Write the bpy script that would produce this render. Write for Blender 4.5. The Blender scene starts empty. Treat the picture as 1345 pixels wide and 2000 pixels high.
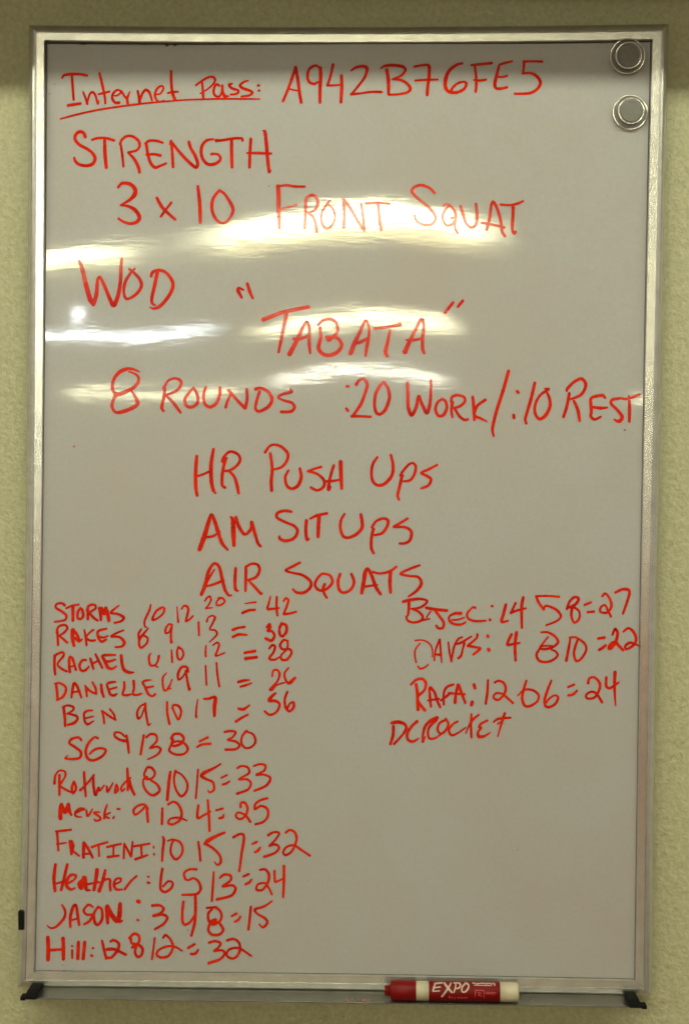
import bpy, bmesh, math, random
from mathutils import Vector, Matrix, noise
random.seed(7)
S = bpy.context.scene
COL = S.collection

# ---------------------------------------------------------------- camera
ZC = 1.5                                   # height of the board's centre above the floor
PITCH, YAW, ROLL = -0.01514, 0.02607, -0.01195
FPX = 3263.7                               # focal length in photograph pixels
CAM = Vector((0.0459, -1.6, ZC + 0.02235))
ROT = (Matrix.Rotation(YAW, 3, 'Z') @ Matrix.Rotation(PITCH, 3, 'X') @ Matrix.Rotation(ROLL, 3, 'Y'))
cd = bpy.data.cameras.new('camera'); cam = bpy.data.objects.new('camera', cd); COL.objects.link(cam)
cd.sensor_fit = 'VERTICAL'; cd.sensor_height = 36.0; cd.sensor_width = 24.2
cd.lens = 36.0 * FPX / 2000.0
cd.clip_start = 0.05; cd.clip_end = 200
M = ROT.to_4x4() @ Matrix.Rotation(math.pi / 2, 4, 'X'); M.translation = CAM
cam.matrix_world = M
S.camera = cam

# ---------------------------------------------------------------- light of the room
S.view_settings.view_transform = 'Standard'; S.view_settings.look = 'None'
S.view_settings.exposure = 0.0; S.view_settings.gamma = 1.0
W = bpy.data.worlds.new('World'); S.world = W; W.use_nodes = True
W.node_tree.nodes['Background'].inputs[0].default_value = (0.23, 0.20, 0.145, 1)
W.node_tree.nodes['Background'].inputs[1].default_value = 1.5
S.render.engine = 'CYCLES'
S.cycles.max_bounces = 10; S.cycles.transmission_bounces = 8
S.cycles.caustics_reflective = False
S.render.resolution_x = 688; S.render.resolution_y = 1024

TUBE_WARM = (0.97, 1.0, 0.75)
TUBE_COOL = (0.86, 0.95, 1.0)
TUBE_FAR = (1.0, 0.96, 0.60)
LAMP_NEAR, LAMP_FAR = 35.0, 54.0

# ---------------------------------------------------------------- helpers
def tag(o, label=None, cat=None, group=None, kind=None):
    if label: o['label'] = label
    if cat: o['category'] = cat
    if group: o['group'] = group
    if kind: o['kind'] = kind
    return o

def obj(name, bm, mat, parent=None, smooth=False, label=None):
    me = bpy.data.meshes.new(name); bm.to_mesh(me); bm.free()
    if smooth: me.polygons.foreach_set('use_smooth', [True] * len(me.polygons))
    o = bpy.data.objects.new(name, me); COL.objects.link(o)
    if mat: me.materials.append(mat)
    if parent: o.parent = parent
    if label: o['label'] = label
    return o

def empty(name, loc, label=None, cat=None, group=None, rot=None):
    o = bpy.data.objects.new(name, None); COL.objects.link(o); o.location = loc
    o.empty_display_size = 0.05
    if rot: o.rotation_euler = rot
    return tag(o, label, cat, group)

def box(bm, x0, x1, y0, y1, z0, z1, bev=0.0):
    r = bmesh.ops.create_cube(bm, size=1.0)
    for v in r['verts']:
        v.co = Vector((x0 + (v.co.x + .5) * (x1 - x0), y0 + (v.co.y + .5) * (y1 - y0), z0 + (v.co.z + .5) * (z1 - z0)))
    if bev:
        es = list({e for v in r['verts'] for e in v.link_edges})
        bmesh.ops.bevel(bm, geom=es, offset=bev, segments=2, affect='EDGES', profile=0.6)
    return bm

def lathe(bm, prof, seg=64, axis='Y', loop=False):
    """prof: (radius, height) pairs turned round an axis"""
    rings = []
    for r, h in prof:
        ring = []
        for i in range(seg):
            a = 2 * math.pi * i / seg
            c, s = r * math.cos(a), r * math.sin(a)
            ring.append(bm.verts.new((c, h, s) if axis == 'Y' else (h, c, s)))
        rings.append(ring)
    n = len(rings)
    for k in range(n if loop else n - 1):
        A, B = rings[k], rings[(k + 1) % n]
        for i in range(seg):
            j = (i + 1) % seg
            bm.faces.new((A[i], A[j], B[j], B[i]))
    if not loop:
        bm.faces.new(rings[0]); bm.faces.new(rings[-1])
    bmesh.ops.remove_doubles(bm, verts=bm.verts, dist=1e-7)
    bmesh.ops.recalc_face_normals(bm, faces=bm.faces)
    return bm

def ray(px, py, y=0.0):
    """point of the plane Y = y that the photograph shows at pixel px, py"""
    d = ROT @ Vector(((px - 672.5) / FPX, 1.0, (1000 - py) / FPX))
    return CAM + d * ((y - CAM.y) / d.y)

def spline(P, step):
    """Catmull-Rom through (x, y, w) points"""
    if len(P) == 1: P = [P[0], (P[0][0] + .6, P[0][1] + .3, P[0][2])]
    Q = [P[0]] + P + [P[-1]]; out = []
    for i in range(1, len(Q) - 2):
        p0, p1, p2, p3 = Q[i - 1], Q[i], Q[i + 1], Q[i + 2]
        L = math.hypot(p2[0] - p1[0], p2[1] - p1[1]); n = max(1, int(L / step))
        # centripetal-like: shorten tangents to the segment's own length
        def tan(a, b, c):
            tx, ty = (c[0] - a[0]) / 2, (c[1] - a[1]) / 2
            tl = math.hypot(tx, ty)
            k = min(1.0, L / tl) if tl > 1e-6 else 0
            return tx * k, ty * k
        t1 = tan(p0, p1, p2); t2 = tan(p1, p2, p3)
        for k in range(n):
            t = k / n; t_2, t_3 = t * t, t * t * t
            h = (2 * t_3 - 3 * t_2 + 1, t_3 - 2 * t_2 + t, -2 * t_3 + 3 * t_2, t_3 - t_2)
            out.append((h[0] * p1[0] + h[1] * t1[0] + h[2] * p2[0] + h[3] * t2[0],
                        h[0] * p1[1] + h[1] * t1[1] + h[2] * p2[1] + h[3] * t2[1],
                        p1[2] + (p2[2] - p1[2]) * t))
    out.append(P[-1])
    return out

def parse(txt, ox, oy, sc):
    """'x,y,w;x,y;... | ...' in enlarged pixels -> strokes in photograph pixels"""
    out = []
    for s in txt.replace('\n', ' ').split('|'):
        s = s.strip().strip(';')
        if not s: continue
        pts = []; known = []
        for i, q in enumerate(s.split(';')):
            v = [float(t) for t in q.strip().split(',') if t.strip()]
            pts.append([ox + v[0] / sc, oy + v[1] / sc, v[2] / sc if len(v) > 2 else None])
        ws = [i for i, p in enumerate(pts) if p[2] is not None]
        if not ws: pts[0][2] = 22 / sc; ws = [0]
        for i, p in enumerate(pts):
            if p[2] is None:
                a = max([j for j in ws if j < i], default=None); b = min([j for j in ws if j > i], default=None)
                if a is None: p[2] = pts[b][2]
                elif b is None: p[2] = pts[a][2]
                else: p[2] = pts[a][2] + (pts[b][2] - pts[a][2]) * (i - a) / (b - a)
        out.append([tuple(p) for p in pts])
    return out

STROKE = [0]
def ribbon(bm, pts, place, step=1.3, lift0=2.0e-4, rag=0.05):
    """one pen stroke: a ribbon of varying width with round ends; place(x, y, lift) -> 3-D point"""
    P = spline(pts, step)
    if place is on_board: P = [(a, b, c * 1.10 + .25) for a, b, c in P]
    STROKE[0] += 1
    sd = STROKE[0] * 3.7
    base = lift0 + (STROKE[0] % 36) * 7e-6
    n = len(P); L = []; R = []
    def width(i):
        p = P[i]
        return max(0.6, p[2]) * 0.5 * (1 + rag * noise.noise(Vector((p[0] * .45, p[1] * .45, sd))) * 2)
    def dirn(i):
        a = P[max(0, i - 1)]; b = P[min(n - 1, i + 1)]
        dx, dy = b[0] - a[0], b[1] - a[1]; l = math.hypot(dx, dy) or 1
        return dx / l, dy / l
    def lift(i): return base + 5e-6 * i / n
    for i in range(n):
        dx, dy = dirn(i); w = width(i)
        L.append(bm.verts.new(place(P[i][0] + dy * w, P[i][1] - dx * w, lift(i))))
        R.append(bm.verts.new(place(P[i][0] - dy * w, P[i][1] + dx * w, lift(i))))
    for i in range(n - 1):
        bm.faces.new((L[i], L[i + 1], R[i + 1], R[i]))
    for end in (0, n - 1):
        dx, dy = dirn(end); w = width(end)
        if end == 0: dx, dy = -dx, -dy
        arc = []
        for k in range(1, 6):
            a = math.pi * k / 6
            # from the left edge round the tip to the right edge
            arc.append((dy * math.cos(a) + dx * math.sin(a), -dx * math.cos(a) + dy * math.sin(a)))
        vs = [bm.verts.new(place(P[end][0] + ax * w, P[end][1] + ay * w, lift(end))) for ax, ay in arc]
        loop = [L[end] if end else R[end]] + vs + [R[end] if end else L[end]]
        bm.faces.new(loop)
    # round off sharp bends
    for i in range(2, n - 2):
        a, b, c = P[i - 2], P[i], P[i + 2]
        u = Vector((b[0] - a[0], b[1] - a[1])); v = Vector((c[0] - b[0], c[1] - b[1]))
        if u.length > 1e-4 and v.length > 1e-4 and u.angle(v) > 0.75:
            w = width(i)
            bm.faces.new([bm.verts.new(place(b[0] + w * math.cos(t * math.pi / 6), b[1] + w * math.sin(t * math.pi / 6), lift(i) + 2.5e-6)) for t in range(12)])

# ---------------------------------------------------------------- materials
def mat(name):
    m = bpy.data.materials.new(name); m.use_nodes = True
    nt = m.node_tree; return m, nt, nt.nodes['Principled BSDF']
def N(nt, t, **k):
    n = nt.nodes.new(t)
    for a, b in k.items():
        if a in n.inputs: n.inputs[a].default_value = b
        else: setattr(n, a, b)
    return n
def lk(nt, a, b): nt.links.new(a, b)
def ramp(nt, src, stops):
    r = nt.nodes.new('ShaderNodeValToRGB'); e = r.color_ramp.elements
    while len(e) < len(stops): e.new(.5)
    for q, (p, c) in zip(e, stops):
        q.position = p; q.color = c if isinstance(c, tuple) else (c, c, c, 1)
    lk(nt, src, r.inputs[0]); return r
def mixc(nt, fac, a, b):
    n = nt.nodes.new('ShaderNodeMix'); n.data_type = 'RGBA'
    if hasattr(fac, 'links'): lk(nt, fac, n.inputs[0])
    else: n.inputs[0].default_value = fac
    for s, v in ((6, a), (7, b)):
        if isinstance(v, tuple): n.inputs[s].default_value = v if len(v) == 4 else v + (1,)
        else: lk(nt, v, n.inputs[s])
    return n.outputs[2]

def crinkle(nt, strength=1.0):
    """the faint horizontal orange-peel of a coated steel board"""
    g = N(nt, 'ShaderNodeNewGeometry')
    mp = N(nt, 'ShaderNodeMapping'); mp.inputs['Scale'].default_value = (50, 50, 230)
    lk(nt, g.outputs['Position'], mp.inputs[0])
    a = N(nt, 'ShaderNodeTexNoise', **{'Scale': 1.0, 'Detail': 3.0, 'Roughness': .6}); lk(nt, mp.outputs[0], a.inputs['Vector'])
    mp2 = N(nt, 'ShaderNodeMapping'); mp2.inputs['Scale'].default_value = (9, 9, 16)
    lk(nt, g.outputs['Position'], mp2.inputs[0])
    b = N(nt, 'ShaderNodeTexNoise', **{'Scale': 1.0, 'Detail': 2.0, 'Roughness': .5}); lk(nt, mp2.outputs[0], b.inputs['Vector'])
    b1 = N(nt, 'ShaderNodeBump', **{'Strength': 1.0, 'Distance': CRK_FINE * strength}); lk(nt, a.outputs[0], b1.inputs['Height'])
    b2 = N(nt, 'ShaderNodeBump', **{'Strength': 1.0, 'Distance': CRK_WIDE * strength}); lk(nt, b.outputs[0], b2.inputs['Height'])
    lk(nt, b1.outputs[0], b2.inputs['Normal'])
    return b2.outputs[0]
CRK_FINE, CRK_WIDE = 0.000013, 0.00012

def m_board():
    m, nt, p = mat('board_white'); g = N(nt, 'ShaderNodeNewGeometry')
    a = N(nt, 'ShaderNodeTexNoise', **{'Scale': 260.0, 'Detail': 3.0}); lk(nt, g.outputs['Position'], a.inputs['Vector'])
    b = N(nt, 'ShaderNodeTexNoise', **{'Scale': 5.0, 'Detail': 4.0, 'Roughness': .65}); lk(nt, g.outputs['Position'], b.inputs['Vector'])
    c = mixc(nt, a.outputs[0], (0.335, 0.324, 0.322), (0.388, 0.376, 0.374))
    r = ramp(nt, b.outputs[0], [(.42, 0.0), (.72, 0.55)])
    c = mixc(nt, r.outputs[0], c, (0.36, 0.300, 0.265))
    lk(nt, c, p.inputs['Base Color'])
    p.inputs['Roughness'].default_value = .42; p.inputs['Specular IOR Level'].default_value = .35
    p.inputs['Coat Weight'].default_value = 1.0; p.inputs['Coat Roughness'].default_value = .035; p.inputs['Coat IOR'].default_value = 1.5
    n = crinkle(nt); lk(nt, n, p.inputs['Coat Normal']); lk(nt, n, p.inputs['Normal'])
    return m
def m_ink():
    m, nt, p = mat('red_dry_erase_ink'); g = N(nt, 'ShaderNodeNewGeometry')
    a = N(nt, 'ShaderNodeTexNoise', **{'Scale': 420.0, 'Detail': 3.0, 'Roughness': .6}); lk(nt, g.outputs['Position'], a.inputs['Vector'])
    b = N(nt, 'ShaderNodeTexNoise', **{'Scale': 45.0, 'Detail': 2.0}); lk(nt, g.outputs['Position'], b.inputs['Vector'])
    c = mixc(nt, ramp(nt, b.outputs[0], [(.35, 0.0), (.65, 1.0)]).outputs[0], (0.44, 0.007, 0.001), (0.60, 0.018, 0.002))
    c = mixc(nt, ramp(nt, a.outputs[0], [(.52, 0.0), (.78, .5)]).outputs[0], c, (0.68, 0.055, 0.025))
    lk(nt, c, p.inputs['Base Color'])
    p.inputs['Roughness'].default_value = .5; p.inputs['Specular IOR Level'].default_value = .0
    p.inputs['Coat Weight'].default_value = .38; p.inputs['Coat Roughness'].default_value = .06
    n = crinkle(nt); lk(nt, n, p.inputs['Coat Normal'])
    return m
def m_wall():
    m, nt, p = mat('painted_wall'); g = N(nt, 'ShaderNodeNewGeometry')
    a = N(nt, 'ShaderNodeTexNoise', **{'Scale': 130.0, 'Detail': 4.0, 'Roughness': .6}); lk(nt, g.outputs['Position'], a.inputs['Vector'])
    v = N(nt, 'ShaderNodeTexNoise', **{'Scale': 210.0, 'Detail': 3.0, 'Roughness': .6}); lk(nt, g.outputs['Position'], v.inputs['Vector'])
    c = mixc(nt, ramp(nt, v.outputs[0], [(.3, 0.0), (.7, 1.0)]).outputs[0], (0.36, 0.345, 0.205), (0.46, 0.44, 0.28))
    lk(nt, c, p.inputs['Base Color']); p.inputs['Roughness'].default_value = .55
    b1 = N(nt, 'ShaderNodeBump', **{'Strength': 1.0, 'Distance': .0006}); lk(nt, ramp(nt, a.outputs[0], [(.38, 0.0), (.62, 1.0)]).outputs[0], b1.inputs['Height'])
    b2 = N(nt, 'ShaderNodeBump', **{'Strength': 1.0, 'Distance': .0005}); lk(nt, v.outputs[0], b2.inputs['Height']); lk(nt, b1.outputs[0], b2.inputs['Normal'])
    lk(nt, b2.outputs[0], p.inputs['Normal'])
    return m
def m_alu(name, stain_or_reflection=0.0, col=(0.69, 0.68, 0.65)):
    m, nt, p = mat(name); g = N(nt, 'ShaderNodeNewGeometry')
    a = N(nt, 'ShaderNodeTexNoise', **{'Scale': 60.0, 'Detail': 5.0, 'Roughness': .7}); lk(nt, g.outputs['Position'], a.inputs['Vector'])
    c = mixc(nt, ramp(nt, a.outputs[0], [(.35, 0.0), (.75, 1.0)]).outputs[0], col, tuple(q * .78 for q in col))
    if stain_or_reflection:  # red ink smudge on the right rail, painted floor reflection on the left
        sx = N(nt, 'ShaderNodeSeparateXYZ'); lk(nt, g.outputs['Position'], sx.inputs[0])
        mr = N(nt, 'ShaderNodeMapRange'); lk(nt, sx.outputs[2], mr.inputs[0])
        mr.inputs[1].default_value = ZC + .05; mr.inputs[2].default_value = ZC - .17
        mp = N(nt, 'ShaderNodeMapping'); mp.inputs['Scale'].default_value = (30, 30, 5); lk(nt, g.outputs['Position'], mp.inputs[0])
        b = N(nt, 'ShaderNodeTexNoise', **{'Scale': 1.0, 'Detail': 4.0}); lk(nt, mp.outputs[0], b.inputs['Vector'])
        mu = N(nt, 'ShaderNodeMath', operation='MULTIPLY'); lk(nt, mr.outputs[0], mu.inputs[0]); lk(nt, ramp(nt, b.outputs[0], [(.3, 0.35 * stain_or_reflection), (.7, stain_or_reflection)]).outputs[0], mu.inputs[1])
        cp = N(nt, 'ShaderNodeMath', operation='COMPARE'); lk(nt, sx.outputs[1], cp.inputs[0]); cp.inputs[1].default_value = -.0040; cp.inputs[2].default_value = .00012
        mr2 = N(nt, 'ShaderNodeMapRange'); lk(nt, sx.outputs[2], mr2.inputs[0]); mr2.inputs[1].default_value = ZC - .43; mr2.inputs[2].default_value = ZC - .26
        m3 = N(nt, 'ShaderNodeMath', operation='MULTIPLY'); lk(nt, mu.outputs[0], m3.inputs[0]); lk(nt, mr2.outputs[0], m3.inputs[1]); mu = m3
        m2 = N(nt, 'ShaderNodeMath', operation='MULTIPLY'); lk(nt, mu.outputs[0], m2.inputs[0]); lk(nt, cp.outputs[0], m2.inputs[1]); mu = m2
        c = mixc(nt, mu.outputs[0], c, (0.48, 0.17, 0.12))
    lk(nt, c, p.inputs['Base Color'])
    p.inputs['Metallic'].default_value = .8; p.inputs['Roughness'].default_value = .26
    b1 = N(nt, 'ShaderNodeBump', **{'Strength': .3, 'Distance': .0003}); lk(nt, a.outputs[0], b1.inputs['Height']); lk(nt, b1.outputs[0], p.inputs['Normal'])
    return m
def m_plain(name, col, rough=.4, metal=0.0, coat=0.0, var=.12, scale=120.0):
    m, nt, p = mat(name); g = N(nt, 'ShaderNodeNewGeometry')
    a = N(nt, 'ShaderNodeTexNoise', **{'Scale': scale, 'Detail': 3.0}); lk(nt, g.outputs['Position'], a.inputs['Vector'])
    lk(nt, mixc(nt, a.outputs[0], tuple(c * (1 - var) for c in col), tuple(min(1, c * (1 + var)) for c in col)), p.inputs['Base Color'])
    p.inputs['Roughness'].default_value = rough; p.inputs['Metallic'].default_value = metal; p.inputs['Coat Weight'].default_value = coat
    return m
def m_clear():
    m, nt, p = mat('clear_acrylic'); p.inputs['Base Color'].default_value = (.93, .93, .9, 1)
    p.inputs['Transmission Weight'].default_value = 1.0; p.inputs['Roughness'].default_value = .03; p.inputs['IOR'].default_value = 1.49
    t = N(nt, 'ShaderNodeBsdfTransparent'); mx = N(nt, 'ShaderNodeMixShader'); mx.inputs[0].default_value = .45
    lk(nt, t.outputs[0], mx.inputs[1]); lk(nt, p.outputs[0], mx.inputs[2]); lk(nt, mx.outputs[0], nt.nodes['Material Output'].inputs[0])
    return m
def m_emit(name, col, s):
    """a lit diffuser; the glow fades over the last hand's breadth at the tube's two ends"""
    m, nt, p = mat(name); tc = N(nt, 'ShaderNodeTexCoord'); sx = N(nt, 'ShaderNodeSeparateXYZ'); lk(nt, tc.outputs['Generated'], sx.inputs[0])
    r = ramp(nt, sx.outputs[0], [(.0, .10), (.16, 1.0), (.84, 1.0), (1.0, .10)]); r.color_ramp.interpolation = 'EASE'
    mu = N(nt, 'ShaderNodeMath', operation='MULTIPLY'); lk(nt, r.outputs[0], mu.inputs[0]); mu.inputs[1].default_value = s
    lk(nt, mu.outputs[0], p.inputs['Emission Strength']); p.inputs['Base Color'].default_value = (.8, .8, .8, 1)
    p.inputs['Emission Color'].default_value = col + (1,)
    return m

BOARD, INK, WALL = m_board(), m_ink(), m_wall()
ALU_FLOOR_TINT = m_alu('painted_floor_reflection_aluminium', .28)  # left rail: the reddish floor's reflection put into the colour as a pink tint
TRAYALU = m_alu('grey_aluminium', 0, (.30, .29, .26))
ALU, ALU_STAIN = m_alu('satin_aluminium'), m_alu('red_smudged_aluminium', .62)
BLACK = m_plain('black_plastic', (.004, .004, .004), .75)
BLACK.node_tree.nodes['Principled BSDF'].inputs['Specular IOR Level'].default_value = .15
GAP = m_plain('dark_gasket', (.09, .085, .07), .7)
STEEL = m_plain('grey_magnet_steel', (.15, .145, .13), .55, .0, var=.25, scale=500)
CLEAR = m_clear()
RED = m_plain('red_plastic', (.16, .001, .001), .45, coat=.05)
RING_GLINT = m_plain('painted_ring_glint', (.85, .84, .78), .12, 1.0, var=.03)
REDLAB = m_plain('red_label_print', (.145, .001, .0015), .5)
for q in (RED, REDLAB): q.node_tree.nodes['Principled BSDF'].inputs['Specular IOR Level'].default_value = .2
WHITEP = m_plain('white_plastic', (.48, .42, .30), .45)
PRINT = m_plain('white_print', (.46, .36, .28), .5)
FAINT = m_plain('pink_print', (.50, .06, .05), .5)
GRIME = m_plain('brown_residue', (.06, .035, .015), .8)
SPECK = m_plain('dark_speck', (.09, .05, .04), .7)
REDSPECK = m_plain('red_speck', (.45, .08, .05), .7)
FLOOR = m_plain('brown_floor', (.17, .11, .075), .5, scale=6.0)
HOUSING = m_plain('white_fixture_housing', (.75, .75, .7), .5)

# ---------------------------------------------------------------- the board's own frame of reference
TL, TR = ray(89.2, 81.5), ray(1271, 79.5)
BL, BR = ray(68.5, 1896), ray(1238.6, 1912)
def bulge(t):
    """smooth 0..1 whose steepest slope is 1.875, in the middle"""
    t = max(0., min(1., t)); return t * t * t * (t * (6 * t - 15) + 10)
def warp(x, z):
    """the thin panel is not quite flat: towards its sides the upper half leans back a few millimetres"""
    zz = z - ZC; d = x - 0.025
    q = min(1., abs(d) / .21)
    w = .0100 * q * q * (3 - 2 * q) * bulge((zz + .06) / .50) * .50 / 1.875
    if d < 0: w += min(.014, .0105 * (d / .308) ** 2) * bulge((zz - .13) / .36) * .36 / 1.875
    return w
def on_board(px, py, lift):
    p = ray(px, py); return Vector((p.x, warp(p.x, p.z) - lift, p.z))

WALL_Y = .020
# ---------------------------------------------------------------- wall, bulkhead, floor
bm = bmesh.new(); box(bm, -3.2, 3.2, WALL_Y, 0.15, 0.0, 2.9)
tag(obj('wall', bm, WALL), kind='structure')
bm = bmesh.new(); box(bm, -3.2, 3.2, -0.185, WALL_Y - .0005, ZC + 0.516, 2.9, .004)
tag(obj('ceiling_bulkhead', bm, WALL), kind='structure')

bm = bmesh.new(); box(bm, -4.5, 4.5, -18, WALL_Y - .001, -.1, 0.0)
tag(obj('floor', bm, FLOOR), kind='structure')
# ---------------------------------------------------------------- ceiling lights of the room behind the camera
def fixture(x0, x1, y0, strength, col, label, dep=.50, h=.08, z=2.64, strip=False):
    t = empty('ceiling_light', ((x0 + x1) / 2, y0 - dep / 2, z), label, 'ceiling light', 'fluorescent lights on the room ceiling')
    hw = (x1 - x0) / 2
    b = bmesh.new(); box(b, -hw, hw, -dep / 2 if strip else dep / 2 - .06, dep / 2, .0, h, .008)
    obj('tube_diffuser', b, m_emit('lit_diffuser', col, strength), t)
    if not strip:
        b = bmesh.new(); box(b, -hw, hw, -dep / 2, dep / 2 - .061, .002, h)
        obj('prismatic_panel', b, m_emit('lit_prismatic_panel', tuple(c * k for c, k in zip(col, (1, .94, .72))), strength * .3), t)
    b = bmesh.new(); box(b, -hw - .01, hw + .01, -dep / 2 - .01, dep / 2 + .01, h + .001, h + .03)
    obj('housing', b, HOUSING, t)
    return t
for x0, x1, side in ((-2.7, -.95, 'left'), (-.87, .88, 'middle'), (.96, 2.3, 'right')):
    fixture(x0, x1, -1.3, LAMP_NEAR, TUBE_WARM, side + ' one of the fluorescent lights nearest the whiteboard wall', dep=.09, h=.06, strip=True)
fixture(-2.70, -1.00, -5.5, LAMP_FAR, TUBE_FAR, 'fluorescent light of the second row, leftmost', dep=.30, h=.05, z=2.645)
fixture(-.96, .72, -5.5, LAMP_FAR, TUBE_FAR, 'fluorescent light of the second row, middle', dep=.45, h=.075)
fixture(-2.80, -1.13, -9.05, LAMP_FAR * .8, TUBE_COOL, 'bluish fluorescent light of the third row', dep=.18, h=.045, z=2.65)
fixture(-1.12, .75, -9.7, LAMP_FAR * .9, TUBE_FAR, 'fluorescent light of the third row, beside the bluish one', dep=.22, h=.055, z=2.65)
fixture(-3.3, -1.45, -15.2, LAMP_FAR * .75, TUBE_FAR, 'fluorescent light of the farthest row, left', dep=.2, h=.045, z=2.65)
fixture(-1.42, .90, -15.2, LAMP_FAR * .85, (1, .98, .80), 'fluorescent light of the farthest row, middle', dep=.2, h=.06, z=2.65)
fixture(2.37, 4.1, -15.2, LAMP_FAR * .8, TUBE_FAR, 'fluorescent light of the farthest row, right', dep=.2, h=.05, z=2.65)
t = empty('ceiling_spotlight', (-1.68, -7.6, 2.64), 'small round white ceiling spotlight', 'ceiling light')
bm = bmesh.new(); lathe(bm, [(.001, -.035), (.025, -.032), (.042, -.015), (.045, .01), (.001, .02)], 32)
o = obj('bulb', bm, m_emit('lit_bulb', (.9, .95, 1.), LAMP_FAR * .7), t, True)

# ---------------------------------------------------------------- whiteboard
ctr = (TL + TR + BL + BR) / 4
board = empty('whiteboard', (0, 0, 0), 'large upright whiteboard in an aluminium frame, covered with red handwriting', 'whiteboard')
def lerp2(u, v):      # u across, v down, within the panel's corners
    a = TL.lerp(TR, u); b = BL.lerp(BR, u); return a.lerp(b, v)
bm = bmesh.new(); NU, NV = 60, 90; G = []
for j in range(NV + 1):
    row = []
    for i in range(NU + 1):
        u = -.004 + 1.008 * i / NU; v = -.003 + 1.006 * j / NV
        p = lerp2(u, v); row.append(bm.verts.new((p.x, warp(p.x, p.z), p.z)))
    G.append(row)
for j in range(NV):
    for i in range(NU):
        bm.faces.new((G[j][i], G[j + 1][i], G[j + 1][i + 1], G[j][i + 1]))
panel = obj('panel', bm, BOARD, board, True)

# frame: four mitred rails. prof = (distance out from the panel's edge in metres, y)
PROF = [(.0, .0185), (.0, -.0016), (.0002, -.0032), (.0007, -.0040), (.0076, -.0040), (.0077, -.0024), (.0084, -.0024), (.0085, -.0045), (.0100, -.00425), (.0118, -.0035),
        (.0136, -.0022), (.0151, -.0005), (.0163, .0017), (.0171, .0045), (.0177, .0085), (.0179, WALL_Y - .0002)]
BOW = [.0024, .0013, .0010, .0025]         # the long rails bow inwards by a millimetre or two
C4 = [TL, TR, BR, BL]
def outward(i):
    a, b, c = C4[i - 1], C4[i], C4[(i + 1) % 4]
    d1 = (b - a).normalized(); d2 = (c - b).normalized()
    n1 = Vector((-d1.z, 0, d1.x)); n2 = Vector((-d2.z, 0, d2.x))
    n = (n1 + n2).normalized(); return n / max(.3, n.dot(n1))
OUT = [outward(i) for i in range(4)]
if OUT[0].z < 0: OUT = [-o for o in OUT]
def rail(i, m, name='frame_rail', label=None, prof=PROF):
    a, b = C4[i], C4[(i + 1) % 4]; oa, ob = OUT[i], OUT[(i + 1) % 4]
    d = (b - a).normalized() * .00015
    bm = bmesh.new(); nseg = 24; rings = []
    for k in range(nseg + 1):
        t = k / nseg; ring = []
        for (w, y) in prof:
            p = (a + oa * w + d).lerp(b + ob * w - d, t) - (oa + ob).normalized() * (BOW[i] * 4 * t * (1 - t))
            ring.append(bm.verts.new((p.x, y, p.z)))
        rings.append(ring)
    for k in range(nseg):
        for q in range(len(prof) - 1):
            bm.faces.new((rings[k][q], rings[k + 1][q], rings[k + 1][q + 1], rings[k][q + 1]))
    bm.faces.new(rings[0]); bm.faces.new(rings[-1])
    bmesh.ops.recalc_face_normals(bm, faces=bm.faces)
    return obj(name, bm, m, board, label=label)
rail(0, ALU); rail(1, ALU_STAIN, label='right rail smudged with red ink'); rail(2, ALU); rail(3, ALU_FLOOR_TINT)
# dark sealing line between the rails and the panel
for i in range(4):
    rail(i, GAP, 'gasket', prof=[(-.0005, .0180), (-.0005, -.0002), (-.0002, -.0008), (.0001, -.0008), (.0001, .0180)])

# pen tray: a thin channel along the bottom rail
ax = (BR - BL).normalized(); dn = Vector((ax.z, 0, -ax.x))
if dn.z > 0: dn = -dn
def along(s, y, down):     # s metres from the panel's lower left corner, down metres below its lower edge
    p = BL + ax * s + dn * down; return (p.x, y, p.z)
Lb = (BR - BL).length
TRAY = [(.0030, .0150), (-.0020, .0162), (-.0080, .0177), (-.0150, .0187), (-.0220, .0187), (-.0254, .0182), (-.0264, .0185), (-.0262, .0193), (-.0240, .0197),
        (-.0060, .0199), (.0190, .0215), (.0190, .0150)]
def sweep(prof, s0, s1, m, name, parent, nseg=2, label=None):
    bm = bmesh.new(); rings = []
    for k in range(nseg + 1):
        s = s0 + (s1 - s0) * k / nseg
        rings.append([bm.verts.new(along(s, y, d)) for y, d in prof])
    n = len(prof)
    for k in range(nseg):
        for q in range(n):
            bm.faces.new((rings[k][q], rings[k + 1][q], rings[k + 1][(q + 1) % n], rings[k][(q + 1) % n]))
    bm.faces.new(rings[0]); bm.faces.new(rings[-1])
    bmesh.ops.recalc_face_normals(bm, faces=bm.faces)
    return obj(name, bm, m, parent, label=label)
sweep(TRAY, .004, Lb - .006, TRAYALU, 'pen_tray', board)
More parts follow.
